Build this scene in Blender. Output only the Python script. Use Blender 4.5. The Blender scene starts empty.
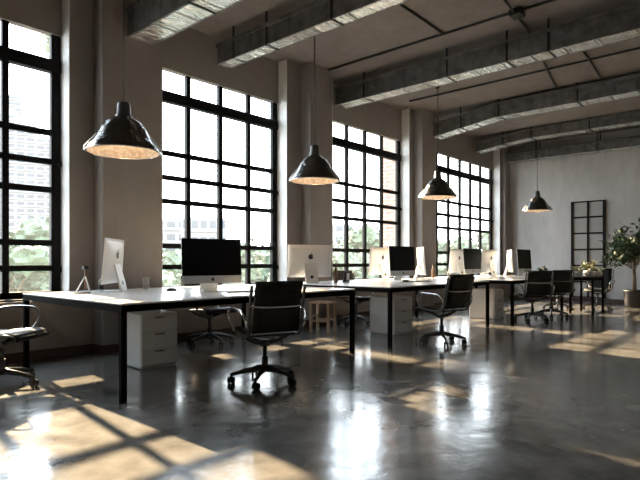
import bpy, bmesh, math, random
from mathutils import Vector, Matrix
R = math.radians
PI = math.pi
scene = bpy.context.scene
COL = scene.collection

# ------------------------------------------------------------------ materials
def new_mat(name):
    m = bpy.data.materials.new(name); m.use_nodes = True
    nt = m.node_tree
    return m, nt, nt.nodes['Principled BSDF']

def node(nt, kind, **kw):
    n = nt.nodes.new(kind)
    for k, v in kw.items():
        if k in n.inputs: n.inputs[k].default_value = v
        else: setattr(n, k, v)
    return n

def plain(name, col, rough=.5, metal=0.0, var=.08, scale=8.0, bump=0.0, bscale=40.0, spec=.5, emit=None):
    m, nt, b = new_mat(name)
    L = nt.links.new
    tc = node(nt, 'ShaderNodeTexCoord')
    nz = node(nt, 'ShaderNodeTexNoise', Scale=scale, Detail=4.0)
    L(tc.outputs['Object'], nz.inputs['Vector'])
    cr = node(nt, 'ShaderNodeValToRGB')
    c = Vector(col)
    cr.color_ramp.elements[0].color = (*(c * (1 - var)), 1); cr.color_ramp.elements[0].position = .3
    cr.color_ramp.elements[1].color = (*[min(1, x) for x in c * (1 + var)], 1); cr.color_ramp.elements[1].position = .7
    L(nz.outputs['Fac'], cr.inputs['Fac']); L(cr.outputs['Color'], b.inputs['Base Color'])
    b.inputs['Roughness'].default_value = rough
    b.inputs['Metallic'].default_value = metal
    b.inputs['Specular IOR Level'].default_value = spec
    if bump:
        n2 = node(nt, 'ShaderNodeTexNoise', Scale=bscale, Detail=3.0)
        L(tc.outputs['Object'], n2.inputs['Vector'])
        bp = node(nt, 'ShaderNodeBump', Strength=bump, Distance=.01)
        L(n2.outputs['Fac'], bp.inputs['Height']); L(bp.outputs['Normal'], b.inputs['Normal'])
    if emit:
        b.inputs['Emission Color'].default_value = (*emit[0], 1); b.inputs['Emission Strength'].default_value = emit[1]
    return m

def concrete(name, col, var=.25, rough=.8, streak=False):
    m, nt, b = new_mat(name)
    L = nt.links.new
    tc = node(nt, 'ShaderNodeTexCoord')
    mp = node(nt, 'ShaderNodeMapping')
    if streak: mp.inputs['Scale'].default_value = (1, 1, .35)
    L(tc.outputs['Object'], mp.inputs['Vector'])
    a = node(nt, 'ShaderNodeTexNoise', Scale=.7, Detail=8.0, Roughness=.62)
    c = node(nt, 'ShaderNodeTexNoise', Scale=5.0, Detail=6.0, Roughness=.7)
    L(mp.outputs['Vector'], a.inputs['Vector']); L(mp.outputs['Vector'], c.inputs['Vector'])
    mx = node(nt, 'ShaderNodeMath', operation='MULTIPLY_ADD'); mx.inputs[1].default_value = .35
    L(c.outputs['Fac'], mx.inputs[0])
    sc = node(nt, 'ShaderNodeMath', operation='MULTIPLY'); sc.inputs[1].default_value = .65
    L(a.outputs['Fac'], sc.inputs[0]); L(sc.outputs[0], mx.inputs[2])
    cr = node(nt, 'ShaderNodeValToRGB')
    v = Vector(col)
    cr.color_ramp.elements[0].color = (*(v * (1 - var)), 1); cr.color_ramp.elements[0].position = .32
    cr.color_ramp.elements[1].color = (*(v * (1 + var)), 1); cr.color_ramp.elements[1].position = .68
    L(mx.outputs[0], cr.inputs['Fac']); L(cr.outputs['Color'], b.inputs['Base Color'])
    b.inputs['Roughness'].default_value = rough
    b.inputs['Specular IOR Level'].default_value = .25
    bp = node(nt, 'ShaderNodeBump', Strength=.25, Distance=.02)
    L(mx.outputs[0], bp.inputs['Height']); L(bp.outputs['Normal'], b.inputs['Normal'])
    return m

def floor_material():
    m, nt, b = new_mat('polished_concrete')
    L = nt.links.new
    tc = node(nt, 'ShaderNodeTexCoord')
    a = node(nt, 'ShaderNodeTexNoise', Scale=.9, Detail=7.0, Roughness=.55, Distortion=.5)
    c = node(nt, 'ShaderNodeTexNoise', Scale=4.0, Detail=5.0, Roughness=.55, Distortion=.3)
    L(tc.outputs['Object'], a.inputs['Vector']); L(tc.outputs['Object'], c.inputs['Vector'])
    mixv = node(nt, 'ShaderNodeMix', data_type='FLOAT'); mixv.inputs[0].default_value = .4
    L(a.outputs['Fac'], mixv.inputs[2]); L(c.outputs['Fac'], mixv.inputs[3])
    cr = node(nt, 'ShaderNodeValToRGB')
    cr.color_ramp.elements[0].color = (.028, .028, .029, 1); cr.color_ramp.elements[0].position = .30
    cr.color_ramp.elements[1].color = (.32, .312, .298, 1); cr.color_ramp.elements[1].position = .74
    L(mixv.outputs[0], cr.inputs['Fac'])
    # a few dark chips and scratches in the screed
    mp = node(nt, 'ShaderNodeMapping'); mp.inputs['Scale'].default_value = (1.3, 4.0, 1); mp.inputs['Rotation'].default_value = (0, 0, .5)
    L(tc.outputs['Object'], mp.inputs['Vector'])
    chip = node(nt, 'ShaderNodeTexNoise', Scale=2.2, Detail=3.0, Roughness=.5)
    L(mp.outputs['Vector'], chip.inputs['Vector'])
    th = node(nt, 'ShaderNodeValToRGB')
    th.color_ramp.elements[0].position = .76; th.color_ramp.elements[0].color = (1, 1, 1, 1)
    th.color_ramp.elements[1].position = .79; th.color_ramp.elements[1].color = (1, 1, 1, 1)
    L(chip.outputs['Fac'], th.inputs['Fac'])
    mul = node(nt, 'ShaderNodeMix', data_type='RGBA', blend_type='MULTIPLY'); mul.inputs[0].default_value = 1
    L(cr.outputs['Color'], mul.inputs[6]); L(th.outputs['Color'], mul.inputs[7])
    L(mul.outputs[2], b.inputs['Base Color'])
    rr = node(nt, 'ShaderNodeMapRange'); rr.inputs['From Min'].default_value = .15; rr.inputs['From Max'].default_value = .85; rr.interpolation_type = 'SMOOTHSTEP'
    rr.inputs['To Min'].default_value = .11; rr.inputs['To Max'].default_value = .25
    L(c.outputs['Fac'], rr.inputs['Value']); L(rr.outputs['Result'], b.inputs['Roughness'])
    b.inputs['Specular IOR Level'].default_value = .5
    b.inputs['Coat Weight'].default_value = .4; b.inputs['Coat Roughness'].default_value = .15
    wv = node(nt, 'ShaderNodeTexNoise', Scale=4.0, Detail=4.0, Roughness=.55)
    L(tc.outputs['Object'], wv.inputs['Vector'])
    bp = node(nt, 'ShaderNodeBump', Strength=.2, Distance=.03)
    L(wv.outputs['Fac'], bp.inputs['Height']); L(bp.outputs['Normal'], b.inputs['Normal'])
    return m

def duct_metal(name, c0, c1, rough, metal, bump):
    m, nt, b = new_mat(name)
    L = nt.links.new
    tc = node(nt, 'ShaderNodeTexCoord')
    a = node(nt, 'ShaderNodeTexNoise', Scale=6.0, Detail=6.0, Roughness=.6)
    L(tc.outputs['Object'], a.inputs['Vector'])
    cr = node(nt, 'ShaderNodeValToRGB')
    cr.color_ramp.elements[0].color = (*c0, 1); cr.color_ramp.elements[0].position = .3
    cr.color_ramp.elements[1].color = (*c1, 1); cr.color_ramp.elements[1].position = .7
    L(a.outputs['Fac'], cr.inputs['Fac']); L(cr.outputs['Color'], b.inputs['Base Color'])
    b.inputs['Metallic'].default_value = metal
    b.inputs['Roughness'].default_value = rough
    mp = node(nt, 'ShaderNodeMapping'); mp.inputs['Scale'].default_value = (1, 4.0, 1); mp.inputs['Rotation'].default_value = (0, 0, .35)
    L(tc.outputs['Object'], mp.inputs['Vector'])
    w = node(nt, 'ShaderNodeTexNoise', Scale=2.6, Detail=4.0, Distortion=.8)
    L(mp.outputs['Vector'], w.inputs['Vector'])
    bp = node(nt, 'ShaderNodeBump', Strength=bump, Distance=.04)
    L(w.outputs['Fac'], bp.inputs['Height']); L(bp.outputs['Normal'], b.inputs['Normal'])
    return m

def shade_metal():
    m, nt, b = new_mat('dark_hammered_metal')
    L = nt.links.new
    tc = node(nt, 'ShaderNodeTexCoord')
    a = node(nt, 'ShaderNodeTexNoise', Scale=9.0, Detail=4.0)
    L(tc.outputs['Object'], a.inputs['Vector'])
    cr = node(nt, 'ShaderNodeValToRGB')
    cr.color_ramp.elements[0].color = (.035, .033, .032, 1); cr.color_ramp.elements[1].color = (.10, .095, .09, 1)
    L(a.outputs['Fac'], cr.inputs['Fac']); L(cr.outputs['Color'], b.inputs['Base Color'])
    b.inputs['Metallic'].default_value = .8; b.inputs['Roughness'].default_value = .2
    bp = node(nt, 'ShaderNodeBump', Strength=.8, Distance=.03)
    mp = node(nt, 'ShaderNodeMapping'); mp.inputs['Scale'].default_value = (1, 1, 3)
    L(tc.outputs['Object'], mp.inputs['Vector'])
    w = node(nt, 'ShaderNodeTexNoise', Scale=5.0, Detail=2.0, Distortion=1.0)
    L(mp.outputs['Vector'], w.inputs['Vector'])
    L(w.outputs['Fac'], bp.inputs['Height']); L(bp.outputs['Normal'], b.inputs['Normal'])
    return m

def copper_inner():
    m, nt, b = new_mat('pale_hammered_lining')
    L = nt.links.new
    tc = node(nt, 'ShaderNodeTexCoord')
    v = node(nt, 'ShaderNodeTexVoronoi', Scale=28.0)
    L(tc.outputs['Object'], v.inputs['Vector'])
    cr = node(nt, 'ShaderNodeValToRGB')
    cr.color_ramp.elements[0].color = (.88, .81, .71, 1); cr.color_ramp.elements[1].color = (.62, .48, .35, 1)
    cr.color_ramp.elements[1].position = .7
    L(v.outputs['Distance'], cr.inputs['Fac']); L(cr.outputs['Color'], b.inputs['Base Color'])
    b.inputs['Roughness'].default_value = .4
    bp = node(nt, 'ShaderNodeBump', Strength=.5, Distance=.01)
    L(v.outputs['Distance'], bp.inputs['Height']); L(bp.outputs['Normal'], b.inputs['Normal'])
    return m

def glass_pane(name, tint=(.97, .985, .985), haze=.010):
    m = bpy.data.materials.new(name); m.use_nodes = True
    nt = m.node_tree; nt.nodes.clear(); L = nt.links.new
    out = node(nt, 'ShaderNodeOutputMaterial')
    t = node(nt, 'ShaderNodeBsdfTransparent'); t.inputs['Color'].default_value = (*tint, 1)
    g = node(nt, 'ShaderNodeBsdfGlossy'); g.inputs['Roughness'].default_value = .03
    lw = node(nt, 'ShaderNodeLayerWeight'); lw.inputs['Blend'].default_value = .5
    pw = node(nt, 'ShaderNodeMath', operation='POWER'); pw.inputs[1].default_value = 5.0
    L(lw.outputs['Facing'], pw.inputs[0])
    veil = node(nt, 'ShaderNodeBsdfTranslucent'); veil.inputs['Color'].default_value = (.9, .93, .95, 1)  # translucent veil puts the pale outdoor haze into the panes
    md = node(nt, 'ShaderNodeMixShader'); md.inputs['Fac'].default_value = haze
    L(t.outputs['BSDF'], md.inputs[1]); L(veil.outputs['BSDF'], md.inputs[2])
    fr = node(nt, 'ShaderNodeMath', operation='MULTIPLY_ADD'); fr.inputs[1].default_value = .9; fr.inputs[2].default_value = .03
    L(pw.outputs[0], fr.inputs[0])
    mx = node(nt, 'ShaderNodeMixShader')
    L(fr.outputs[0], mx.inputs['Fac']); L(md.outputs['Shader'], mx.inputs[1]); L(g.outputs['BSDF'], mx.inputs[2])
    L(mx.outputs['Shader'], out.inputs['Surface'])
    return m

def brick_material():
    m, nt, b = new_mat('pale_brick')
    L = nt.links.new
    tc = node(nt, 'ShaderNodeTexCoord')
    mp = node(nt, 'ShaderNodeMapping'); mp.inputs['Rotation'].default_value = (PI / 2, 0, PI / 2)
    L(tc.outputs['Object'], mp.inputs['Vector'])
    sep = node(nt, 'ShaderNodeSeparateXYZ'); L(tc.outputs['Object'], sep.inputs['Vector'])
    add = node(nt, 'ShaderNodeMath', operation='ADD'); L(sep.outputs['X'], add.inputs[0]); L(sep.outputs['Y'], add.inputs[1])
    cmb = node(nt, 'ShaderNodeCombineXYZ'); L(add.outputs[0], cmb.inputs['X']); L(sep.outputs['Z'], cmb.inputs['Y'])
    br = node(nt, 'ShaderNodeTexBrick', Scale=1.0)
    br.inputs['Color1'].default_value = (.20, .10, .075, 1); br.inputs['Color2'].default_value = (.26, .16, .12, 1)
    br.inputs['Mortar'].default_value = (.3, .28, .26, 1)
    br.inputs['Brick Width'].default_value = .26; br.inputs['Row Height'].default_value = .09; br.inputs['Mortar Size'].default_value = .012
    L(cmb.outputs['Vector'], br.inputs['Vector']); L(br.outputs['Color'], b.inputs['Base Color'])
    b.inputs['Roughness'].default_value = .9
    return m

def leaf_material(name, c0, c1):
    m, nt, b = new_mat(name)
    L = nt.links.new
    g = node(nt, 'ShaderNodeNewGeometry')
    cr = node(nt, 'ShaderNodeValToRGB')
    cr.color_ramp.elements[0].color = (*c0, 1); cr.color_ramp.elements[1].color = (*c1, 1)
    L(g.outputs['Random Per Island'], cr.inputs['Fac']); L(cr.outputs['Color'], b.inputs['Base Color'])
    b.inputs['Roughness'].default_value = .55
    return m

def wood_material(name, c0, c1):
    m, nt, b = new_mat(name)
    L = nt.links.new
    tc = node(nt, 'ShaderNodeTexCoord')
    mp = node(nt, 'ShaderNodeMapping'); mp.inputs['Scale'].default_value = (8, 8, .8)
    L(tc.outputs['Object'], mp.inputs['Vector'])
    n = node(nt, 'ShaderNodeTexNoise', Scale=4.0, Detail=5.0)
    L(mp.outputs['Vector'], n.inputs['Vector'])
    cr = node(nt, 'ShaderNodeValToRGB')
    cr.color_ramp.elements[0].color = (*c0, 1); cr.color_ramp.elements[1].color = (*c1, 1)
    cr.color_ramp.elements[0].position = .35; cr.color_ramp.elements[1].position = .65
    L(n.outputs['Fac'], cr.inputs['Fac']); L(cr.outputs['Color'], b.inputs['Base Color'])
    b.inputs['Roughness'].default_value = .5
    return m

M = dict(
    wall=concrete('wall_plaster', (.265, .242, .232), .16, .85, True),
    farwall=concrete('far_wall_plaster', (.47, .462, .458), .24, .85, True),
    jamb=plain('pale_lit_jamb', (.74, .74, .74), .6, var=.04),  # reveals paler than the wall: window light put into the jamb colour
    lintel=plain('window_head_plaster', (.25, .23, .212), .9, var=.04),
    ceiling=concrete('ceiling_concrete', (.225, .20, .19), .28, .85),
    floor=floor_material(),
    base=plain('dark_baseboard', (.055, .028, .022), .5),
    black=plain('black_steel', (.004, .004, .0045), .6, 0, .1, spec=.2),
    desk_edge=plain('black_desk_frame', (.004, .004, .004), .85, spec=.06),
    white_top=plain('white_desktop', (.80, .79, .77), .22, var=.02),
    white=plain('white_lacquer', (.72, .71, .69), .4, var=.02),
    alu=plain('silver_aluminium', (.62, .62, .62), .38, .55, .03),
    alu_white=plain('pale_aluminium', (.80, .79, .775), .45, .15, .02),
    screen=plain('black_screen', (.003, .003, .004), .3, var=.02, spec=.12),
    emblem=plain('emblem_dark', (.02, .02, .022), .3),
    mesh_black=plain('black_leather', (.012, .0118, .0115), .55, 0, .2, 30, .2, 120, spec=.3),
    chrome=plain('polished_aluminium', (.55, .54, .53), .22, 1.0, .03),
    dark_chrome=plain('dark_aluminium', (.10, .10, .10), .35, .8, .05),
    rubber=plain('black_rubber', (.012, .012, .012), .6),
    duct=duct_metal('galvanised_duct', (.10, .10, .10), (.24, .24, .24), .42, .6, .9),
    lit_underside=duct_metal('crumpled_lit_metal', (.78, .78, .77), (.96, .96, .95), .2, .7, 1.0), strap=plain('dark_strap', (.02, .02, .02), .55, .3),  # wrinkled underside paler than the duct sides: window light put into its colour
    shade=shade_metal(), lining=copper_inner(),
    bulb=plain('warm_bulb', (.9, .8, .6), .3, emit=((1, .76, .5), 12.0)),
    cord=plain('black_cord', (.01, .01, .01), .6),
    glass=glass_pane('window_glass'), tumbler=glass_pane('clear_tumbler', (.93, .93, .92), .03),
    frosted=plain('pale_panel', (.33, .32, .315), .5, var=.08, scale=2),
    brick=brick_material(),
    leaf=leaf_material('tree_leaves', (.05, .08, .042), (.09, .122, .07)),
    ficus=leaf_material('ficus_leaves', (.012, .03, .012), (.05, .10, .04)),
    herb=leaf_material('herb_leaves', (.08, .11, .03), (.22, .22, .08)),
    bark=wood_material('bark', (.10, .075, .05), (.2, .15, .10)),
    tanwood=wood_material('tan_wood', (.34, .22, .13), (.5, .35, .22)),
    brownwood=wood_material('brown_wood', (.12, .06, .03), (.22, .12, .07)),
    pot=plain('dark_pot', (.014, .014, .015), .5), soil=plain('soil', (.03, .02, .012), .95),
    ceramic=plain('white_ceramic', (.75, .74, .72), .25, var=.02),
    tower=plain('pale_tower_concrete', (.19, .193, .197), .8, var=.03, scale=.3),
    tower_win=plain('tower_window_bands', (.03, .038, .047), .4, var=.2, scale=.6),
    ground=plain('outside_ground', (.18, .185, .17), .9, scale=.4),
    blue=plain('pale_blue_paint', (.35, .40, .45), .5),
)

# ------------------------------------------------------------------ mesh helpers
class MB:
    def __init__(s): s.bm = bmesh.new()
    def _merge(s, other, mat=None):
        if mat is not None: other.transform(mat)
        me = bpy.data.meshes.new('tmp'); other.to_mesh(me); other.free()
        s.bm.from_mesh(me); bpy.data.meshes.remove(me)
    def box(s, x0, x1, y0, y1, z0, z1, bev=0.0, seg=1, mat=None):
        b = bmesh.new()
        bmesh.ops.create_cube(b, size=1)
        bmesh.ops.scale(b, vec=(x1 - x0, y1 - y0, z1 - z0), verts=b.verts)
        bmesh.ops.translate(b, vec=((x0 + x1) / 2, (y0 + y1) / 2, (z0 + z1) / 2), verts=b.verts)
        if bev: bmesh.ops.bevel(b, geom=b.edges[:], offset=bev, segments=seg, affect='EDGES', profile=.5)
        s._merge(b, mat); return s
    def prism(s, pts, axis, a0, a1, bev=0.0, mat=None):
        """pts: 2D outline; axis 'x': pts are (y,z); 'y': (x,z); 'z': (x,y)"""
        b = bmesh.new()
        def P(p, a): return {'x': (a, p[0], p[1]), 'y': (p[0], a, p[1]), 'z': (p[0], p[1], a)}[axis]
        f0 = [b.verts.new(P(p, a0)) for p in pts]; f1 = [b.verts.new(P(p, a1)) for p in pts]
        b.faces.new(f0); b.faces.new(f1[::-1])
        n = len(pts)
        for i in range(n): b.faces.new((f0[i], f1[i], f1[(i + 1) % n], f0[(i + 1) % n]))
        bmesh.ops.recalc_face_normals(b, faces=b.faces)
        if bev: bmesh.ops.bevel(b, geom=b.edges[:], offset=bev, segments=1, affect='EDGES')
        s._merge(b, mat); return s
    def tube(s, path, r, seg=8, cap=True, mat=None, flat=1.0):
        b = bmesh.new()
        P = [Vector(p) for p in path]; rings = []
        prev = None
        for i, p in enumerate(P):
            t = (P[min(i + 1, len(P) - 1)] - P[max(i - 1, 0)]).normalized()
            if prev is None:
                up = Vector((0, 0, 1)) if abs(t.z) < .9 else Vector((0, 1, 0))
                u = t.cross(up).normalized()
            else:
                u = (prev - t * prev.dot(t)).normalized()
            prev = u; v = t.cross(u)
            rr = r[i] if isinstance(r, (list, tuple)) else r
            rings.append([b.verts.new(p + u * math.cos(2 * PI * k / seg) * rr + v * math.sin(2 * PI * k / seg) * rr * flat) for k in range(seg)])
        for a, c in zip(rings, rings[1:]):
            for k in range(seg): b.faces.new((a[k], a[(k + 1) % seg], c[(k + 1) % seg], c[k]))
        if cap: b.faces.new(rings[0][::-1]); b.faces.new(rings[-1])
        bmesh.ops.recalc_face_normals(b, faces=b.faces)
        for f in b.faces: f.smooth = len(f.verts) == 4
        s._merge(b, mat); return s
    def cyl(s, p0, p1, r0, r1=None, seg=16, mat=None):
        return s.tube([p0, p1], [r0, r0 if r1 is None else r1], seg, True, mat)
    def lathe(s, prof, seg=32, mat=None, closed=False):
        """prof: (r,z) list"""
        b = bmesh.new(); rings = []
        for r, z in prof:
            if r < 1e-5: rings.append([b.verts.new((0, 0, z))])
            else: rings.append([b.verts.new((r * math.cos(2 * PI * k / seg), r * math.sin(2 * PI * k / seg), z)) for k in range(seg)])
        prs = list(zip(rings, rings[1:]))
        if closed: prs.append((rings[-1], rings[0]))
        for a, c in prs:
            for k in range(seg):
                k2 = (k + 1) % seg
                if len(a) == 1 and len(c) == 1: continue
                if len(a) == 1: f = (a[0], c[k2], c[k])
                elif len(c) == 1: f = (a[k], a[k2], c[0])
                else: f = (a[k], a[k2], c[k2], c[k])
                b.faces.new(f)
        bmesh.ops.recalc_face_normals(b, faces=b.faces)
        for f in b.faces: f.smooth = True
        s._merge(b, mat); return s
    def sheet(s, rows, thick):
        """rows: list of rows of points, a curved sheet with thickness along its normal"""
        b = bmesh.new()
        n, m = len(rows), len(rows[0])
        g = [[Vector(p) for p in row] for row in rows]
        def nrm(i, j):
            a = g[min(i + 1, n - 1)][j] - g[max(i - 1, 0)][j]; c = g[i][min(j + 1, m - 1)] - g[i][max(j - 1, 0)]
            return a.cross(c).normalized()
        top = [[b.verts.new(g[i][j] + nrm(i, j) * thick / 2) for j in range(m)] for i in range(n)]
        bot = [[b.verts.new(g[i][j] - nrm(i, j) * thick / 2) for j in range(m)] for i in range(n)]
        for i in range(n - 1):
            for j in range(m - 1):
                b.faces.new((top[i][j], top[i + 1][j], top[i + 1][j + 1], top[i][j + 1]))
                b.faces.new((bot[i][j], bot[i][j + 1], bot[i + 1][j + 1], bot[i + 1][j]))
        for i in range(n - 1):
            b.faces.new((top[i][0], bot[i][0], bot[i + 1][0], top[i + 1][0]))
            b.faces.new((top[i][-1], top[i + 1][-1], bot[i + 1][-1], bot[i][-1]))
        for j in range(m - 1):
            b.faces.new((top[0][j], top[0][j + 1], bot[0][j + 1], bot[0][j]))
            b.faces.new((top[-1][j], bot[-1][j], bot[-1][j + 1], top[-1][j + 1]))
        bmesh.ops.recalc_face_normals(b, faces=b.faces)
        for f in b.faces: f.smooth = True
        s._merge(b); return s
    def leaves(s, pts, size, rng, droop=.0, aspect=.5):
        for p in pts:
            L = size * rng.uniform(.6, 1.25); W = L * aspect
            rot = Matrix.Rotation(rng.uniform(0, 2 * PI), 3, 'Z') @ Matrix.Rotation(rng.uniform(-.9, .9) - droop, 3, 'Y') @ Matrix.Rotation(rng.uniform(-1, 1), 3, 'X')
            q = [rot @ Vector(v) + Vector(p) for v in ((0, 0, 0), (L * .45, -W / 2, .02 * L), (L, 0, -.1 * L), (L * .45, W / 2, .02 * L))]
            s.bm.faces.new([s.bm.verts.new(v) for v in q])
        return s
    def build(s, name, mat, parent=None, loc=(0, 0, 0)):
        me = bpy.data.meshes.new(name); s.bm.to_mesh(me); s.bm.free()
        me.materials.append(mat)
        o = bpy.data.objects.new(name, me); COL.objects.link(o); o.location = loc
        if parent is not None: o.parent = parent
        return o

def tag(o, label=None, cat=None, group=None, kind=None):
    if label: o['label'] = label
    if cat: o['category'] = cat
    if group: o['group'] = group
    if kind: o['kind'] = kind
    return o

def empty(name, loc=(0, 0, 0), rz=0.0):
    o = bpy.data.objects.new(name, None); COL.objects.link(o)
    o.location = loc; o.rotation_euler = (0, 0, rz); o.empty_display_size = .1
    return o

def kids(o): return [c for c in bpy.data.objects if c.parent == o]
def copy_tree(o, parent=None):
    c = o.copy(); COL.objects.link(c); c.parent = parent
    for ch in kids(o): copy_tree(ch, c)
    return c

def place(proto, used, loc, rz, label, group=None, cat=None):
    o = proto if not used else copy_tree(proto)
    used.append(o)
    o.location = loc; o.rotation_euler = (0, 0, rz); tag(o, label, cat, group)
    return o

# ------------------------------------------------------------------ room
HC = 4.32            # ceiling height
YW = 6.07            # face of the window wall
YG = 6.29            # window plane
XF = 14.87           # far wall
XN, YR = -2.6, -3.6  # wall behind, wall opposite the windows
ZS, ZT = .66, 3.65   # sill and head of the windows
WIN = [(0.18, 2.61), (3.74, 6.06), (7.19, 9.74), (10.86, 14.46)]
MULL = [[.92, 1.475, 2.03], [4.345, 4.905, 5.45], [7.90, 8.475, 9.05], [11.33, 11.93, 12.53, 13.13, 13.73]]
BARS = [.99, 1.275, 1.88, 2.20, 2.53]

tag(MB().box(XN - .3, XF + .3, YR - .3, YW + .5, -.25, 0).build('floor', M['floor']), kind='structure')
tag(MB().box(XN - .3, XF + .3, YR - .3, YW + .5, HC, HC + .3).build('ceiling', M['ceiling']), kind='structure')
w = MB()
w.box(XN, XF, YW, YW + .30, 0, ZS - .02)
xs = [XN] + [v for p in WIN for v in p] + [XF]
for a, b in zip(xs[0::2], xs[1::2]): w.box(a, b, YW, YW + .30, ZS - .02, HC)
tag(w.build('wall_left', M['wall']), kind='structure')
tag(MB().box(XF, XF + .25, YR - .3, YW + .42, 0, HC).build('wall_far', M['farwall']), kind='structure')
tag(MB().box(XN - .3, XF + .3, YR - .3, YR, 0, HC).build('wall_right', M['farwall']), kind='structure')
tag(MB().box(XN - .3, XN, YR, YW + .42, 0, HC).build('wall_near', M['wall']), kind='structure')
for i, (a, b) in enumerate(WIN):
    tag(MB().box(a, b, YG - .03, YG + .07, ZT, HC).build('trim_%d' % (i + 1), M['lintel']), kind='structure')
for i, (a, b) in enumerate(WIN):
    j = MB(); j.box(a, a + .008, YW, YG - .0005, ZS, HC); j.box(b - .008, b, YW, YG - .0005, ZS, HC)
    tag(j.build('trim_%d' % (i + 5), M['jamb']), kind='structure')
PIL = [(2.88, 3.66), (6.38, 6.87), (9.90, 10.42)]
for i, (a, b) in enumerate(PIL):
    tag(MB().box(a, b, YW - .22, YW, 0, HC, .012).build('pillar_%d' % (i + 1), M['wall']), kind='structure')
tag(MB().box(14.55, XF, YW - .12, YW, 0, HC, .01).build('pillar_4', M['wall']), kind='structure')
bb = MB(); pts = [XN] + [v for p in PIL for v in p] + [14.55]
for a, b in zip(pts[0::2], pts[1::2]): bb.box(a, b, YW - .022, YW, 0, .11, .004)
for a, b in PIL:
    bb.box(a - .02, b + .02, YW - .242, YW - .22, 0, .11, .004)
    bb.box(a - .02, a, YW - .22, YW - .022, 0, .11); bb.box(b, b + .02, YW - .22, YW - .022, 0, .11)
tag(bb.build('baseboard_left', M['base']), kind='structure')
tag(MB().box(XF - .022, XF, YR, YW - .12, 0, .11, .004).build('baseboard_far', M['base']), kind='structure')

for i, (a, b) in enumerate(WIN):
    e = tag(empty('window_%d' % (i + 1), ((a + b) / 2, YG, ZS)), kind='structure')
    ox, oy, oz = e.location
    f = MB()
    def bx(x0, x1, z0, z1, d0=0.0, d1=.07): f.box(x0 - ox, x1 - ox, d0, d1, z0 - oz, z1 - oz, .004)
    bx(a + .008, a + .11, ZS, ZT); bx(b - .11, b - .008, ZS, ZT); bx(a, b, ZS, ZS + .07)
    bx(a, b, 3.22, 3.36, -.02, .08)
    for z in BARS: bx(a, b, z - .033, z + .033, .005, .06)
    for x in MULL[i]: bx(x - .034, x + .034, ZS, ZT, 0, .065)
    f.build('window_frame', M['black'], e)
    MB().box(a + .05 - ox, b - .05 - ox, .033, .039, .03, ZT - ZS - .02).build('glass', M['glass'], e)
    MB().box(a - .0 - ox, b - ox, -.16, 0.0, -.035, 0.0, .004).build('window_sill', M['black'], e)
    for z in (.99, 2.2):
        h = MB(); h.box(b - .06 - ox, b - .01 - ox, -.035, 0, z - oz - .05, z - oz + .01, .004); h.build('handle', M['black'], e)

# steel grid panel on the far wall
g = tag(empty('grid_panel', (XF, 3.90, 0)), 'tall black steel grid panel with twelve pale panes on the far wall', 'wall panel')
gf = MB(); y0, y1, zb, zt = -.41, .41, .12, 2.62
for (p, q) in ((y0, y0 + .06), (y1 - .06, y1), (-.022, .022)): gf.box(-.05, 0, p, q, zb, zt, .003)
for k in range(7):
    z = zb + (zt - zb) * k / 6; t = .03 if k in (0, 6) else .02
    gf.box(-.047, 0, y0, y1, max(zb, z - t), min(zt, z + t), .003)
gf.build('grid_frame', M['black'], g)
MB().box(-.02, -.006, y0 + .03, y1 - .03, zb + .02, zt - .02).build('pane_sheet', M['frosted'], g)

# ------------------------------------------------------------------ ceiling services
def air_duct(x0, x1, path, h, straps, label, seam=.42):
    """path: (y, z_bottom) from the window wall into the room"""
    e = tag(empty('air_duct', (x0, path[0][0], path[0][1])), label, 'air duct', 'square metal air ducts under the ceiling')
    oy, oz = path[0]
    top = [(y - oy, z + h - oz) for y, z in path]; bot = [(y - oy, z - oz) for y, z in path]
    MB().prism(bot + top[::-1], 'x', 0, x1 - x0, .006).build('duct_body', M['duct'], e)
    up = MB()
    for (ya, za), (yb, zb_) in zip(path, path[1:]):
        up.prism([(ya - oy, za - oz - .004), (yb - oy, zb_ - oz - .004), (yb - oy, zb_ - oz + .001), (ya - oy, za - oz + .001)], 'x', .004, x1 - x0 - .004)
    up.build('lit_underside_sheet', M['lit_underside'], e)
    def zat(y):
        for (ya, za), (yb, zb_) in zip(path, path[1:]):
            if yb <= y <= ya: return za + (zb_ - za) * (ya - y) / (ya - yb)
        return path[-1][1]
    fl = MB()                       # standing seams and the flange along the top
    y = path[0][0] - .12
    while y > path[-1][0] + .1:
        z = zat(y) - oz
        fl.box(-.006, x1 - x0 + .006, y - oy - .012, y - oy + .012, z - .006, z + h + .006, .003); y -= seam
    for (ya, za), (yb, zb_) in zip(path, path[1:]):
        for xx in (-.012, x1 - x0 - .012):
            fl.prism([(ya - oy, za - .008 - oz), (yb - oy, zb_ - .008 - oz), (yb - oy, zb_ + .012 - oz), (ya - oy, za + .012 - oz)], 'x', xx, xx + .024)
        for xx in (-.03, x1 - x0 - .015):
            fl.prism([(ya - oy, za + h - .03 - oz), (yb - oy, zb_ + h - .03 - oz), (yb - oy, zb_ + h + .012 - oz), (ya - oy, za + h + .012 - oz)], 'x', xx, xx + .045)
    fl.build('seam_flange', M['duct'], e)
    for y in straps:
        z = zat(y) - oz; s = MB(); W = x1 - x0; t = .012; hw = .014
        s.box(-t, 0 + .001, y - oy - hw, y - oy + hw, z - t, HC - oz)
        s.box(W - .001, W + t, y - oy - hw, y - oy + hw, z - t, HC - oz)
        s.box(-t, W + t, y - oy - hw, y - oy + hw, z - t, z + .001)
        s.build('hanger_strap', M['strap'], e)
    return e
yend = YR + .1
air_duct(3.19, 3.51, [(YW - .222, 3.72), (yend, 3.72)], .31, [4.6, 3.0, 1.2, -.8], 'metal air duct nearest the viewer, above the first pendant lamp')
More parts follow.
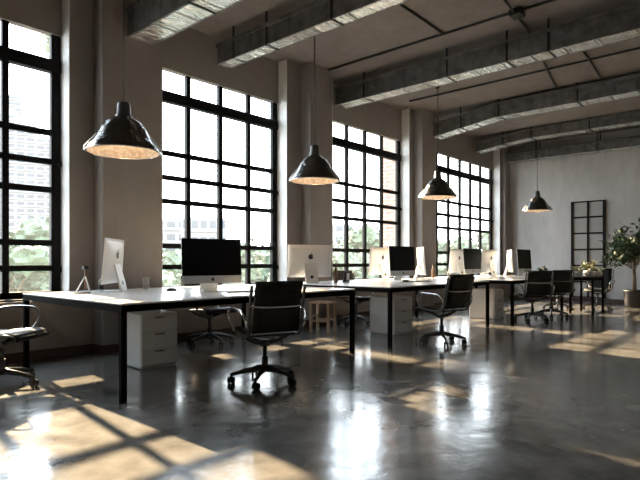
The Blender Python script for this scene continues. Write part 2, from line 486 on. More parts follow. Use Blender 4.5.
air_duct(4.72, 4.93, [(YW + .068, 3.89), (yend, 3.89)], .26, [5.77, 5.10, 3.99, 2.6, 1.2, -.4], 'metal air duct over the second tall window, with crumpled underside', .75)
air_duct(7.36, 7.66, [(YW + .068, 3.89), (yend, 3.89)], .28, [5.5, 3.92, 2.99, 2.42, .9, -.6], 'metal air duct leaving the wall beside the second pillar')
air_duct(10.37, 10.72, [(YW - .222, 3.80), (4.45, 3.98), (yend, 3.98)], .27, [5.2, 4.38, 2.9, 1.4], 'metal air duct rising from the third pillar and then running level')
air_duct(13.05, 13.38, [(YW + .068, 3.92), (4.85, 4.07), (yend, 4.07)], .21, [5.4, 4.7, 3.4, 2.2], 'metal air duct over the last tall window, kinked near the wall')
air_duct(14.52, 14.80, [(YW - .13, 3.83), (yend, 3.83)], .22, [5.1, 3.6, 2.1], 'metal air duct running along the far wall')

def conduit(path, label, r=.017):
    e = MB(); o = Vector(path[0])
    e.tube([Vector(p) - o for p in path], r, 8)
    ob = e.build('ceiling_conduit', M['strap'], None, o)
    return tag(ob, label, 'conduit', 'thin dark conduits on the ceiling')
zc = HC - .02
conduit([(6.83, YW - .01, zc), (6.83, 3.7, zc), (6.84, 2.2, zc), (6.86, 1.6, zc), (6.84, -3.3, zc)], 'long dark conduit on the ceiling just before the duct by the second pillar')
conduit([(4.95, 3.66, zc), (6.81, 3.69, zc)], 'dark ceiling conduit joining the long conduit at a right angle, near middle of the room')
conduit([(6.2, 2.62, zc), (6.82, 2.66, zc - .03), (7.4, 2.73, zc), (10.0, 3.2, zc), (10.3, 3.25, zc)], 'slanting dark conduit on the ceiling passing over the duct by the second pillar')
conduit([(9.25, YW - .31, zc), (9.25, -3.3, zc)], 'straight dark conduit on the ceiling between the third and fourth ducts')
conduit([(8.2, 2.35, zc), (9.2, 2.4, zc - .01), (10.3, 2.5, zc)], 'short dark conduit crossing the straight ceiling conduit')
jb = tag(MB().box(6.75, 6.92, 2.56, 2.72, HC - .09, HC, .008).build('ceiling_junction_box', M['strap']), 'small dark junction box where two ceiling conduits cross', 'junction box')

# ------------------------------------------------------------------ pendant lamps
def pendant(loc, D, label):
    x, y, z = loc            # rim height z
    e = tag(empty('pendant_lamp', loc), label, 'pendant lamp', 'dark dome pendant lamps over the desks')
    r = D / 2
    prof = [(r, 0), (r * .93, .045), (r * .80, .10), (r * .74, .13), (r * .62, .22), (r * .48, .29), (r * .30, .335), (r * .17, .345)]
    inner = [(a - .006, b - .004) for a, b in prof[::-1]]
    sh = MB()
    sh.lathe(prof + [(0, .345)], 40)
    sh.build('lamp_shade', M['shade'], e)
    MB().lathe([(a - .008, b) for a, b in prof[:-1]] + [(.03, .33), (0, .33)], 40).build('shade_lining', M['lining'], e)
    MB().lathe([(r - .01, -.004), (r + .006, -.006), (r + .008, .004), (r - .004, .010), (r - .012, .004)], 40, closed=True).build('shade_rim', M['chrome'], e)
    nk = MB(); nk.lathe([(0, .335), (.075, .335), (.08, .36), (.066, .375), (.062, .47), (.055, .49), (.02, .50), (0, .50)], 24); nk.build('lamp_neck', M['dark_chrome'], e)
    MB().lathe([(0, .335), (.03, .33), (.035, .27), (.055, .21), (.055, .17), (.035, .13), (0, .12)], 20).build('bulb', M['bulb'], e)
    for k in range(2):
        a = math.atan2(y, x) - PI / 2 + k * PI
        c, s_ = math.cos(a), math.sin(a)
        b = MB(); b.tube([(c * r * .70, s_ * r * .70, .17), (c * r * .80, s_ * r * .80, .115), (c * r * .97, s_ * r * .97, .03), (c * r * 1.02, s_ * r * 1.02, .0)], [.012, .017, .026, .014], 8)
        b.build('highlight_bar', M['alu_white'], e)  # pale bars set side-on to the view, shaped as the shade's edge highlights
    MB().cyl((0, 0, .50), (0, 0, HC - z - .03), .006, seg=8).build('cord', M['cord'], e)
    MB().lathe([(0, HC - z - .05), (.03, HC - z - .045), (.055, HC - z - .0005), (0, HC - z - .0005)], 20).build('ceiling_rose', M['cord'], e)
    return e
pendant((2.64, 4.92, 2.14), .70, 'pendant lamp nearest the viewer, in front of the first pillar')
pendant((5.43, 4.90, 2.17), .67, 'pendant lamp in front of the second pillar, second nearest')
pendant((8.84, 4.90, 2.25), .67, 'pendant lamp hanging before the third pillar, third along the row')
pendant((13.60, 4.75, 2.33), .67, 'smallest looking pendant lamp, hanging before the far wall')

# ------------------------------------------------------------------ desks
def desk(x0, x1, y0, y1, label, top=M['white_top'], h=.75, name='office_desk', leg=.046, cat='desk', inset=.0):
    e = tag(empty(name, (x0, y0, 0)), label, cat, None)
    w, d = x1 - x0, y1 - y0
    MB().box(0, w, 0, d, h - .014, h, .003).build('desktop', top, e)
    f = MB(); t = .054
    f.box(.0, w, 0, .03, h - .014 - t, h - .0145); f.box(0, w, d - .03, d, h - .014 - t, h - .0145)
    f.box(0, .03, .03, d - .03, h - .014 - t, h - .0145); f.box(w - .03, w, .03, d - .03, h - .014 - t, h - .0145)
    f.box(w / 2 - .03, w / 2 + .03, .03, d - .03, h - .05, h - .0145)
    f.build('desk_frame', M['desk_edge'], e)
    for xx in (0, w - leg):
        for yy in (0, d - leg):
            MB().box(xx, xx + leg, yy, yy + leg, 0, h - .014 - t, .003).build('leg', M['desk_edge'], e)
    return e
D1 = desk(2.0, 4.86, 3.76, 5.72, 'nearest long white desk with black frame and legs')
D2 = desk(5.44, 8.30, 3.66, 5.62, 'long white desk in the middle of the row, behind the nearest one')
D3 = desk(8.78, 11.40, 3.46, 5.35, 'long white desk farthest along the row, beyond the middle one')
DT = desk(11.50, 12.30, 2.92, 3.38, 'small dark table with white plant bowls by the grid panel', M['black'], .745, 'side_table', .04, 'table')

# ------------------------------------------------------------------ drawer pedestals
def make_pedestal():
    e = empty('drawer_cabinet'); tag(e, cat='cabinet', group='white three drawer cabinets under the desks')
    W, D, H = .40, .50, .545
    b = MB(); b.box(-W / 2, W / 2, .018, D, 0.012, H, .006); b.box(-W / 2 + .02, W / 2 - .02, .03, D - .02, 0, .012)
    b.build('cabinet_body', M['white'], e)
    for k in range(3):
        z0 = .03 + k * .168; z1 = z0 + .160
        d = MB().box(-W / 2 + .006, W / 2 - .006, 0, .0178, z0, z1, .004).build('drawer', M['white'], e)
        MB().box(-.05, .05, -.008, 0.0, z1 - .026, z1 - .014, .003).build('handle', M['dark_chrome'], d)
    return e
ped = make_pedestal(); pu = []
place(ped, pu, (2.93, 4.74, 0), R(-4), 'white drawer cabinet under the nearest desk, behind its front leg')
place(ped, pu, (6.62, 4.22, 0), R(-8), 'white drawer cabinet under the middle desk')
place(ped, pu, (9.55, 4.02, 0), R(0), 'white drawer cabinet under the farthest white desk')

# ------------------------------------------------------------------ office chairs
def smooth_path(ctrl, n):
    P = [Vector((0, *c)) for c in ctrl]; P = [2 * P[0] - P[1]] + P + [2 * P[-1] - P[-2]]
    out = []
    for i in range(1, len(P) - 2):
        for k in range(n):
            t = k / n; a, b, c, d = P[i - 1:i + 3]
            out.append(.5 * ((2 * b) + (c - a) * t + (2 * a - 5 * b + 4 * c - d) * t * t + (3 * b - a - 3 * c + d) * t ** 3))
    out.append(P[-2]); return out
SEATP = [(.275, .415), (.268, .445), (.22, .462), (.12, .462), (0, .450), (-.12, .440), (-.19, .446)]
BACKP = [(-.19, .446), (-.235, .475), (-.258, .54), (-.272, .62), (-.288, .71), (-.308, .80), (-.330, .875)]
def make_chair():
    e = empty('office_chair'); tag(e, cat='office chair', group='black sling office chairs on castors around the desks')
    def sling(ctrl, n, hw, name, roll=None):
        hw *= .93
        path = smooth_path(ctrl, n); rows = []; s = 0
        for i, p in enumerate(path):
            if i: s += (p - path[i - 1]).length
            a = path[min(i + 1, len(path) - 1)] - path[max(i - 1, 0)]
            nr = Vector((0, -a.z, a.y)).normalized()
            o = nr * .005 * abs(math.sin(PI * s / .052))
            rows.append([(hw * u, p.y + o.y, p.z + o.z) for u in (-1, -.6, 0, .6, 1)])
        b = MB(); b.sheet(rows, .020)
        if roll: b.tube([(-hw, *roll), (hw, *roll)], .020, 10)
        b.build(name, M['mesh_black'], e)
    sling(SEATP, 7, .222, 'seat', (.274, .425))
    sling(BACKP[1:], 8, .222, 'backrest', (-.336, .885))
    full = smooth_path(SEATP + BACKP[1:], 4)
    for sx in (-1, 1):
        MB().tube([(sx * .236, p.y, p.z - .004) for p in full], .013, 8).build('side_frame', M['dark_chrome'], e)
        arm = [(.10, .445), (.145, .50), (.165, .57), (.150, .628), (.10, .652), (0, .660), (-.12, .655), (-.215, .640), (-.262, .60), (-.262, .54), (-.245, .49)]
        ap = smooth_path(arm, 3); n = len(ap)
        MB().tube([(sx * (.243 + .042 * min(1, 4 * min(i, n - 1 - i) / n)), p.y, p.z) for i, p in enumerate(ap)], .011, 8).build('armrest', M['chrome'], e)
    MB().tube([(-.238, -.296, .70), (-.15, -.312, .690), (0, -.318, .686), (.15, -.312, .690), (.238, -.296, .70)], .012, 8).build('back_bar', M['chrome'], e)
    f = MB()
    for sx in (-1, 1):
        f.tube([(sx * .236, -.06, .437), (sx * .19, -.045, .405), (sx * .10, -.02, .362), (0, 0, .345)], [.014, .016, .018, .022], 8)
        f.tube([(sx * .236, .14, .452), (sx * .16, .09, .415), (sx * .07, .03, .365), (0, 0, .345)], [.012, .014, .016, .02], 8)
    f.cyl((0, 0, .325), (0, 0, .375), .045, .04, 16)
    f.build('seat_support', M['dark_chrome'], e)
    c = MB(); c.cyl((0, 0, .10), (0, 0, .23), .031, .029); c.cyl((0, 0, .23), (0, 0, .33), .019)
    c.build('column', M['dark_chrome'], e)
    for k in range(5):
        a = 2 * PI * k / 5 + .3
        rot = Matrix.Rotation(a, 4, 'Z')
        l = MB(); l.tube([(.0, 0, .118), (.05, 0, .122), (.16, 0, .108), (.29, 0, .078), (.305, 0, .072)], [.026, .024, .019, .014, .011], 8, mat=rot, flat=1.2)
        lg = l.build('base_leg', M['dark_chrome'], e)
        cs = MB(); sw = Matrix.Translation(rot @ Vector((.29, 0, 0))) @ Matrix.Rotation(a * 2.3 + .7, 4, 'Z')
        for yy in (-.017, .017): cs.cyl((-.012, yy - .009, .029), (-.012, yy + .009, .029), .029, seg=16, mat=sw)
        cs.box(-.02, .014, -.008, .008, .03, .064, .004, mat=sw); cs.cyl((0, 0, .055), (0, 0, .08), .008, seg=8, mat=sw)
        cs.build('caster', M['rubber'], lg)
    return e
chair = make_chair(); cu = []
def put_chair(x, y, deg, label): place(chair, cu, (x, y, 0), R(deg), label)
put_chair(3.19, 3.47, -22, 'black office chair seen from behind at the nearest desk')
put_chair(6.24, 3.40, -14, 'black office chair pushed to the front of the middle desk')
put_chair(1.60, 5.06, -143, 'office chair at the open end of the nearest desk, cut off by the picture edge')
put_chair(4.20, 5.62, 172, 'office chair between the nearest desk and the window, beyond the black screen')
put_chair(7.14, 5.50, 170, 'office chair on the window side of the middle desk')
put_chair(9.66, 3.46, -48, 'office chair at the farthest white desk, nearer of its two')
put_chair(10.56, 3.42, -36, 'office chair at the farthest white desk, next to the small dark table')
put_chair(12.22, 3.82, 176, 'office chair on the window side of the small dark table')
put_chair(12.78, 3.16, 90, 'office chair beside the small dark table, nearest the potted tree')

# ------------------------------------------------------------------ monitors
def emblem_outline(s):
    pts = []
    for k in range(40):
        a = 2 * PI * k / 40
        r = s * (1 - .10 * abs(math.cos(a)) ** 6 * 0)
        x, z = r * math.cos(a) * .92, r * math.sin(a)
        if a > PI / 4 and a < 3 * PI / 4: z -= s * .16 * math.cos((a - PI / 2) * 2) ** 2
        if a > 5 * PI / 4 and a < 7 * PI / 4: z += s * .10 * math.cos((a - 3 * PI / 2) * 2) ** 2
        d = math.hypot(x - s * 1.15, z - s * .12)
        if d < s * .48 and d > 1e-6:
            q = s * .48 / d; x, z = s * 1.15 + (x - s * 1.15) * q, s * .12 + (z - s * .12) * q
        pts.append((x, z))
    return pts
def leaf_outline(s):
    return [(0 + s * (.02), s * .95), (s * .06, s * 1.25), (s * .25, s * 1.45), (s * .42, s * 1.5), (s * .38, s * 1.25), (s * .22, s * 1.05)]
def make_monitor():
    e = empty('computer_monitor'); tag(e, cat='computer', group='silver desktop computers with aluminium stands')
    W, H, zb = .66, .47, .085
    tl = Matrix.Translation((0, -.02, zb)) @ Matrix.Rotation(R(-4), 4, 'X')
    b = MB()
    # shell: flat front, bulging back
    bmx = bmesh.new(); rows = []
    n, m_ = 14, 10
    fr = [[None] * (m_ + 1) for _ in range(n + 1)]; bk = [[None] * (m_ + 1) for _ in range(n + 1)]
    for i in range(n + 1):
        for j in range(m_ + 1):
            u, v = -1 + 2 * i / n, -1 + 2 * j / m_
            bul = .008 + .036 * (1 - u ** 4) * (1 - abs(v) ** 3)
            fr[i][j] = bmx.verts.new((u * W / 2, 0, H / 2 + v * H / 2)); bk[i][j] = bmx.verts.new((u * W / 2, bul, H / 2 + v * H / 2))
    for i in range(n):
        for j in range(m_):
            bmx.faces.new((fr[i][j], fr[i + 1][j], fr[i + 1][j + 1], fr[i][j + 1]))
            f_ = bmx.faces.new((bk[i][j], bk[i][j + 1], bk[i + 1][j + 1], bk[i + 1][j])); f_.smooth = True
    for i in range(n):
        bmx.faces.new((fr[i][0], bk[i][0], bk[i + 1][0], fr[i + 1][0])); bmx.faces.new((fr[i][m_], fr[i + 1][m_], bk[i + 1][m_], bk[i][m_]))
    for j in range(m_):
        bmx.faces.new((fr[0][j], fr[0][j + 1], bk[0][j + 1], bk[0][j])); bmx.faces.new((fr[n][j], bk[n][j], bk[n][j + 1], fr[n][j + 1]))
    bmesh.ops.recalc_face_normals(bmx, faces=bmx.faces)
    b._merge(bmx, tl)
    b.build('monitor_shell', M['alu_white'], e)
    MB().box(-W / 2, W / 2, -.004, 0, .082, H, .0015, mat=tl).build('screen', M['screen'], e)
    ch = MB().box(-W / 2, W / 2, -.004, 0, 0, .0815, .0015, mat=tl).build('chin', M['alu'], e)
    for nm, par, s, y0, y1, zz, sx in (('front_emblem', e, .019, -.0055, -.0035, .042, 1), ('back_emblem', e, .040, .0435, .0465, .30, -1)):
        k = MB()
        k.prism([(sx * p, q + zz) for p, q in emblem_outline(s)], 'y', y0, y1, mat=tl)
        k.prism([(sx * p, q + zz) for p, q in leaf_outline(s)], 'y', y0, y1, mat=tl)
        k.build(nm, M['emblem'], par)
    st = MB()
    st.prism([(-.10, 0), (.10, 0), (.118, .006), (.115, .02), (.045, .285), (.030, .285), (.092, .018), (.082, .008), (-.10, .008)], 'x', -.095, .095, .001)
    st.build('monitor_stand', M['alu_white'], e)
    sl = math.atan2(.070, .265)
    MB().cyl((0, -.002, 0), (0, .003, 0), .024, seg=20, mat=Matrix.Translation((0, .0985, .090)) @ Matrix.Rotation(sl, 4, 'X')).build('cable_hole', M['emblem'], e)
    return e
mon = make_monitor(); mu = []
TZ = .7502
def put_mon(x, y, deg, label): place(mon, mu, (x, y, TZ), R(deg), label)
put_mon(3.44, 4.56, -15, 'large black screened computer facing the room on the nearest desk')
put_mon(2.76, 5.36, -134, 'white backed computer turned nearly edge on at the window side of the nearest desk')
put_mon(5.68, 5.22, 150, 'pale backed computer at the window end of the middle desk, by the second pillar')
put_mon(7.20, 4.62, -4, 'black screened computer facing the room on the middle desk')
put_mon(7.55, 5.28, 180, 'pale backed computer on the middle desk just behind its black screen')
put_mon(7.92, 4.70, 41, 'computer seen edge on as a thin white upright on the middle desk')
put_mon(9.43, 4.50, -2, 'black screened computer between two pale backs on the farthest white desk')
put_mon(9.78, 4.98, 180, 'pale backed computer nearer the window on the farthest desk, before its black screen')
put_mon(10.70, 4.72, 176, 'pale backed computer on the farthest desk, past its first black screen')
put_mon(10.78, 4.02, -2, 'black screened computer against the grey far wall, behind the two chairs')
put_mon(11.20, 4.48, 30, 'computer seen edge on as a white sliver before the far wall')

# ------------------------------------------------------------------ desk things
def on_desk(name, x, y, rz, label, cat, group=None):
    return tag(empty(name, (x, y, TZ), rz), label, cat, group)
def tripod(x, y, label, h=.235):
    e = on_desk('desk_tripod', x, y, .3, label, 'stand')
    MB().cyl((0, 0, .03), (0, 0, h), .011, .009, 10).build('column', M['brownwood'], e)
    b = MB(); b.box(-.032, .032, -.016, .016, h, h + .034, .006); b.cyl((0, -.02, h + .017), (0, .022, h + .017), .012, seg=12); b.build('head', M['emblem'], e)
    for k in range(3):
        a = 2 * PI * k / 3 + 2.4
        MB().cyl((0, 0, h * .72), (.085 * math.cos(a), .085 * math.sin(a), .006), .006, .008, 8).build('leg', M['alu_white'] if k < 2 else M['brownwood'], e)
    return e
tripod(2.48, 5.40, 'small desk tripod with dark head beside the edge on computer')
k = on_desk('phone', 2.36, 5.20, .2, 'black phone lying flat by the small tripod', 'phone')
MB().box(-.07, .07, -.035, .035, 0, .009, .003).build('phone_body', M['black'], k); MB().box(-.062, .062, -.031, .031, .009, .0098).build('screen', M['screen'], k)
k = on_desk('canister', 2.58, 5.26, 0, 'small black canister with clear foot next to the edge on computer', 'canister')
MB().lathe([(0, 0), (.024, 0), (.024, .03), (0, .03)], 20).build('foot', M['tumbler'], k); MB().lathe([(0, .03), (.025, .03), (.025, .125), (.02, .13), (0, .13)], 20).build('canister_body', M['emblem'], k)
k = on_desk('drinking_glass', 3.10, 5.30, 0, 'clear tumbler standing alone on the nearest desk', 'glass')
MB().lathe([(0, .0), (.030, .0), (.037, .15), (.0345, .15), (.0285, .012), (0, .012)], 24).build('glass_wall', M['tumbler'], k)
MB().lathe([(0, .0125), (.0282, .0125), (.031, .06), (0, .06)], 24).build('water', M['tumbler'], k)
def keyboard(x, y, rz, label):
    k = on_desk('keyboard', x, y, rz, label, 'keyboard', 'thin white keyboards on the desks')
    MB().box(-.21, .21, -.055, .055, 0, .011, .003).build('keyboard_body', M['alu'], k)
    b = MB()
    for r_ in range(5):
        for c_ in range(14): b.box(-.202 + c_ * .029, -.202 + c_ * .029 + .025, -.048 + r_ * .0195, -.048 + r_ * .0195 + .0165, .011, .0135)
    b.build('keys', M['white'], k)
keyboard(3.62, 4.24, R(-15), 'thin white keyboard in front of the large black screen')
keyboard(7.22, 4.30, R(-2), 'thin white keyboard on the middle desk')
def mouse(x, y, rz, label, mat):
    k = on_desk('computer_mouse', x, y, rz, label, 'mouse')
    MB().lathe([(0, 0), (.03, 0), (.033, .008), (.028, .022), (.014, .031), (0, .033)], 20, mat=Matrix.Scale(1.7, 4, (0, 1, 0))).build('mouse_body', mat, k)
    MB().box(-.003, .003, .018, .034, .026, .034, .002).build('scroll_wheel', M['rubber'], k)
mouse(3.22, 4.98, R(60), 'grey computer mouse near the glass on the nearest desk', M['dark_chrome'])
mouse(6.98, 4.42, R(10), 'small black computer mouse on the middle desk', M['emblem'])
def bottle(x, y, label, h=.24, mat=M['brownwood']):
    k = on_desk('bottle', x, y, 0, label, 'bottle')
    MB().lathe([(0, 0), (.026, 0), (.028, .01), (.028, h * .62), (.013, h * .76), (.012, h * .9), (0, h * .9)], 20).build('bottle_body', mat, k)
    MB().lathe([(0, h * .9), (.016, h * .9), (.016, h), (0, h)], 16).build('cap', M['emblem'], k)
bottle(5.98, 4.98, 'slim brown bottle beside the pale computer at the second pillar', .29)
bottle(9.02, 5.10, 'slim brown bottle at the near end of the farthest white desk')
k = on_desk('card_stand', 6.22, 4.98, R(-30), 'small black stand with a white card on the middle desk', 'stand')
MB().prism([(-.04, 0), (.05, 0), (.05, .008), (.012, .016), (-.012, .15), (-.022, .15), (-.01, .012), (-.04, .008)], 'x', -.05, .05).build('stand_body', M['emblem'], k)
MB().prism([(-.014, .03), (-.0175, .03), (-.0265, .135), (-.023, .135)], 'x', .0, .046).build('card', M['white'], k)
k = on_desk('drinking_glass', 9.2, 4.86, 0, 'clear tumbler at the near end of the farthest white desk', 'glass')
MB().lathe([(0, .0), (.030, .0), (.037, .13), (.0345, .13), (.0285, .012), (0, .012)], 20).build('glass_wall', M['tumbler'], k)
k = on_desk('desk_telephone', 11.05, 4.98, R(20), 'white desk telephone on the farthest desk, past the pale backed computers', 'telephone')
MB().prism([(-.09, 0), (.09, 0), (.09, .06), (-.09, .02)], 'x', -.09, .09, .004).build('telephone_base', M['white'], k)
MB().tube([(-.06, -.08, .05), (-.065, -.05, .075), (-.06, 0, .085), (-.06, .06, .088), (-.06, .09, .075)], [.022, .018, .014, .018, .022], 10).build('handset', M['white'], k)

def potted(name, x, y, z, label, cat, pot_prof, potm, leafm, rng, spread, h0, h1, n, size, group=None):
    e = tag(empty(name, (x, y, z)), label, cat, group)
    MB().lathe(pot_prof, 24).build('pot', potm, e)
    b = MB(); pts = []
    for _ in range(n):
        a = rng.uniform(0, 2 * PI); q = math.sqrt(rng.random()) * spread; hh = rng.uniform(h0, h1)
        pts.append((q * math.cos(a), q * math.sin(a), hh))
    b.leaves(pts, size, rng); b.build('foliage', leafm, e)
    s = MB()
    for k in range(7):
        a = rng.uniform(0, 2 * PI); s.tube([(0, 0, h0 * .5), (spread * .3 * math.cos(a), spread * .3 * math.sin(a), (h0 + h1) / 2), (spread * .6 * math.cos(a), spread * .6 * math.sin(a), h1 * .95)], .003, 5)
    s.build('stem', M['bark'], e)
    return e
rng = random.Random(5)
bowl = [(0, 0), (.06, 0), (.095, .03), (.105, .075), (.09, .115), (.08, .115), (.075, .09), (0, .088)]
potted('potted_plant', 11.62, 3.27, .7452, 'white bowl plant on the small dark table, nearest the long desk', 'plant', bowl, M['ceramic'], M['herb'], rng, .11, .10, .20, 70, .07)
potted('potted_plant', 11.93, 3.12, .7452, 'tallest white bowl plant, in the middle of the small dark table', 'plant', [(r_ * 1.05, z_ * 1.15) for r_, z_ in bowl], M['ceramic'], M['herb'], rng, .13, .13, .31, 110, .08)
potted('potted_plant', 12.20, 3.03, .7452, 'white bowl plant at the end of the small dark table near the chairs', 'plant', bowl, M['ceramic'], M['ficus'], rng, .10, .10, .18, 60, .07)
potted('potted_plant', 11.22, 3.82, TZ, 'small dark potted plant on the end of the farthest white desk', 'plant', [(0, 0), (.045, 0), (.055, .08), (.047, .08), (.044, .065), (0, .065)], M['pot'], M['ficus'], rng, .08, .07, .19, 70, .06)

# potted tree
e = tag(empty('potted_tree', (13.98, 2.68, 0)), 'tall leafy potted tree in a dark pot by the far wall', 'potted tree')
MB().lathe([(0, 0), (.17, 0), (.20, .04), (.225, .36), (.235, .37), (.235, .40), (.205, .40), (.20, .34), (0, .34)], 28).build('pot', M['pot'], e)
MB().lathe([(0, .345), (.198, .345), (.198, .35), (0, .362)], 24).build('soil', M['soil'], e)
t = MB()
rngp = random.Random(11); lp = []
t.tube([(0, 0, .34), (.02, .01, .7), (-.015, .02, 1.0), (.01, 0, 1.3)], [.045, .038, .033, .026], 10)
for k in range(22):
    a = rngp.uniform(0, 2 * PI); h0 = rngp.uniform(.85, 1.3); up = rngp.uniform(.1, .62); out = rngp.uniform(.28, .72)
    p0 = Vector((0, 0, h0)); p2 = Vector((out * math.cos(a), out * math.sin(a), h0 + up)); p1 = (p0 + p2) / 2 + Vector((0, 0, .08))
    t.tube([p0, p1, p2], [.016, .010, .004], 6)
    for q in range(95):
        u = rngp.uniform(.35, 1.1); b_ = p0.lerp(p1, u * 2) if u < .5 else p1.lerp(p2, u * 2 - 1)
        c_ = b_ + Vector([rngp.gauss(0, .075) for _ in range(3)]); c_.x = min(c_.x, .66); lp.append(c_)
t.build('trunk', M['bark'], e)
MB().leaves(lp, .12, rngp, .5, .42).build('foliage', M['ficus'], e)

# wooden stool in the aisle by the second pillar
e = tag(empty('wooden_stool', (6.06, 5.30, 0), .35), 'tan wooden stool under the window end of the middle desk', 'stool')
MB().box(-.17, .17, -.17, .17, .43, .46, .01, 2).build('seat', M['tanwood'], e)
for sx in (-1, 1):
    for sy in (-1, 1): MB().box(sx * .14 - .02, sx * .14 + .02, sy * .14 - .02, sy * .14 + .02, 0, .43, .004).build('leg', M['tanwood'], e)
s = MB()
for sx in (-1, 1): s.box(sx * .14 - .01, sx * .14 + .01, -.12, .12, .16, .19); s.box(-.12, .12, sx * .14 - .01, sx * .14 + .01, .22, .25)
s.build('stretcher', M['tanwood'], e)

# ------------------------------------------------------------------ outside the windows
GZ = -6.0
tag(MB().box(-60, 260, 7.6, 300, GZ - .5, GZ).build('ground', M['ground']), kind='structure')
def tower(name, cx, cy, w, d, h, rz, floors, cols, label, steps=(0,)):
    e = tag(empty(name, (cx, cy, GZ), rz), label, 'building')
    H = h - GZ
    b = MB(); nst = len(steps)
    for i, s in enumerate(steps):
        x0 = -w / 2 + w * i / nst; x1 = x0 + w / nst
        b.box(x0, x1, -d / 2, d / 2, 0, H - s)
    b.build('wall', M['tower'], e)
    wb = MB(); bal = MB(); fh = H / floors
    for f in range(floors):
        for i, s in enumerate(steps):
            z = f * fh + fh * .35
            if z + fh * .5 > H - s: continue
            x0 = -w / 2 + w * i / nst; cw = w / nst / cols
            for c in range(cols):
                wb.box(x0 + cw * (c + .14), x0 + cw * (c + .86), -d / 2 - .06, -d / 2 + .05, z, z + fh * .48)
            bal.box(x0 + cw * .05, x0 + w / nst - cw * .05, -d / 2 - .5, -d / 2 - .05, z - fh * .22, z - fh * .05)
        for sy in range(3):
            z = f * fh + fh * .35
            if z + fh * .5 > H - steps[0]: continue
            yy = -d / 2 + d * (sy + .5) / 3
            wb.box(-w / 2 - .06, -w / 2 + .05, yy - d * .1, yy + d * .1, z, z + fh * .48)
    o = wb.build('window_band', M['tower_win'], e); o['kind'] = 'stuff'
    o = bal.build('balcony', M['tower'], e); o['kind'] = 'stuff'
    return e
def at(px, t):       # point on the sight line of image column px, at depth t
    r_ = (px - 320) / 531
    return (.749 + .6626 * r_) * t, (.6626 - .749 * r_) * t
FACE = R(-26)
x, y = at(10, 84); tower('apartment_tower', x, y, 13.5, 9, 26.5, FACE, 30, 2, 'tall pale apartment tower seen through the first window', (0, 0, 2.5, 4.5, 6.5))
x, y = at(-8, 105); tower('apartment_tower', x, y, 12, 9, 33, FACE, 34, 4, 'taller pale apartment tower standing behind the stepped tower')
x, y = at(204, 70); tower('office_block', x, y, 5.6, 5, 6.6, R(-37), 6, 5, 'low pale office block seen through the second window')
x, y = at(172, 80); tower('office_block', x, y, 5.0, 5, 7.2, R(-36), 7, 3, 'pale block at the edge of the second window, beside the low office block')
x, y = at(338, 95); tower('office_block', x, y, 5.0, 5, 7.5, R(-45), 7, 3, 'pale block seen through the near side of the third window')
bp = tag(MB().box(10.40, 10.95, 6.62, 7.24, GZ, 8.0, .01).build('brick_buttress', M['brick']), 'pale red brick buttress outside the third window', 'buttress')

tree_variants = []
def make_tree(seed, lift=0.0):
    rg = random.Random(seed)
    cores = MB(); e = empty('tree'); tag(e, cat='tree', group='trees outside the windows')
    t = MB(); t.tube([(0, 0, 0), (.1, 0, 2.2 + lift), (0, .1, 4.2 + lift), (.05, 0, 5.6 + lift)], [.22, .18, .13, .07], 8); lp = []
    for k in range(26):
        a = rg.uniform(0, 2 * PI); h0 = rg.uniform(2.4, 5.4) + lift; out = rg.uniform(.5, 1.9) * (1.15 - abs(h0 - lift - 4.2) / 4); up = rg.uniform(.4, 1.9)
        p0 = Vector((0, 0, h0)); p1 = Vector((out * math.cos(a), out * math.sin(a), h0 + up))
        t.tube([p0, (p0 + p1) / 2 + Vector((0, 0, .15)), p1], [.06, .04, .015], 5)
        cb = bmesh.new(); bmesh.ops.create_icosphere(cb, subdivisions=3, radius=.66)
        for v in cb.verts: v.co *= rg.uniform(.75, 1.2)
        cores._merge(cb, Matrix.Translation(p1) @ Matrix.Diagonal((1, 1, .78, 1)))
        for q in range(170):
            v = Vector([rg.gauss(0, 1) for _ in range(3)]).normalized() * rg.random() ** .4
            lp.append(p1 + Vector((v.x * .85, v.y * .85, v.z * .65)))
    t.build('trunk', M['bark'], e)
    cores.leaves(lp, .26, rg, .2, .6).build('crown', M['leaf'], e)
    return e
protos = [make_tree(s) for s in (3, 8, 21)]
used = [[], [], []]
TREES = [(3.0, 14.6, .98), (6.6, 20.4, 1.12), (9.8, 14.8, .98), (13.4, 20.4, 1.14), (16.4, 14.8, .98), (20.0, 20.6, 1.16), (23.2, 15.0, 1.04),
         (26.8, 20.8, 1.2), (30.0, 15.0, 1.08), (33.8, 21.0, 1.25), (37.0, 15.0, 1.1), (41.0, 21.2, 1.3), (44.0, 15.0, 1.12), (50.5, 21.0, 1.3)]
desc = ['first window, nearest the picture edge', 'first window, set back and nearer the first pillar', 'second window, half hidden by the first pillar', 'second window, set back behind the large screen', 'second window just past the large screen',
        'second window at its far frame, set back', 'second pillar, mostly hidden by it', 'third window at its near frame, set back', 'third window at its middle', 'third window beside the brick buttress, set back', 'third pillar, mostly hidden by it',
        'fourth window at its near frame, set back', 'fourth window at its middle', 'fourth window at its far frame']
for i, ((x, y, s), d) in enumerate(zip(TREES, desc)):
    o = place(protos[i % 3], used[i % 3], (x, y, GZ), i * 1.7, 'pale green tree outside the ' + d)
    o.scale = (s * 1.05, s * 1.05, s)

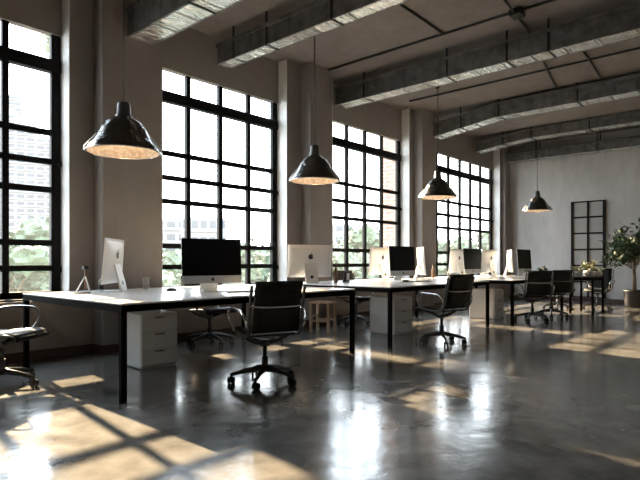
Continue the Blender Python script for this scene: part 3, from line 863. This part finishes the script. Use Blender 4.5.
tall = make_tree(33, 8.4); tall.location = (5.5, 11.0, GZ - .3); tall.scale = (.6, .6, 1)  # added trees, out of view, placed to keep sun off the second window
tall['label'] = 'added tree out of view behind the first pillar, nearer the wall, blocking sun'
tall2 = copy_tree(tall); tall2.location = (6.75, 13.6, GZ + .2); tall2.rotation_euler.z = 2.0
tall2['label'] = 'added tree out of view behind the first pillar, shading the second window'

# ------------------------------------------------------------------ light
wd = bpy.data.worlds.new('World'); scene.world = wd; wd.use_nodes = True
nt = wd.node_tree; bg = nt.nodes['Background']
tc = node(nt, 'ShaderNodeTexCoord'); sp = node(nt, 'ShaderNodeSeparateXYZ'); cr = node(nt, 'ShaderNodeValToRGB')
cr.color_ramp.elements[0].position = .0; cr.color_ramp.elements[0].color = (.97, .985, 1.0, 1)
cr.color_ramp.elements[1].position = .6; cr.color_ramp.elements[1].color = (.74, .87, 1.0, 1)
nt.links.new(tc.outputs['Generated'], sp.inputs[0]); nt.links.new(sp.outputs['Z'], cr.inputs['Fac']); nt.links.new(cr.outputs['Color'], bg.inputs['Color'])
bg.inputs['Strength'].default_value = 9.0

sun = bpy.data.lights.new('sun', 'SUN'); sun.energy = 27.0; sun.color = (1.0, .72, .43); sun.angle = R(.9)
so = bpy.data.objects.new('sun', sun); COL.objects.link(so); so.location = (8, 30, 18)
so.rotation_euler = Vector((-.12, -1.0, -.55)).to_track_quat('-Z', 'Y').to_euler()

# ------------------------------------------------------------------ camera
cam = bpy.data.cameras.new('camera'); co = bpy.data.objects.new('camera', cam); COL.objects.link(co)
cam.sensor_fit = 'HORIZONTAL'; cam.sensor_width = 36; cam.lens = 36 * 531 / 640
cam.shift_y = 21 / 640
cam.clip_end = 600; cam.clip_start = .05
co.location = (0, 0, 1.07)
fwd = Vector((.749, .6626, 0))
co.rotation_euler = fwd.to_track_quat('-Z', 'Y').to_euler()
scene.camera = co
vs = scene.view_settings
vs.view_transform = 'Standard'; vs.look = 'None'; vs.gamma = 1; vs.exposure = 0.5; vs.use_curve_mapping = False
scene.cycles.use_denoising = True
scene.cycles.max_bounces = 10; scene.cycles.diffuse_bounces = 5; scene.cycles.transparent_max_bounces = 16
scene.cycles.sample_clamp_indirect = 12
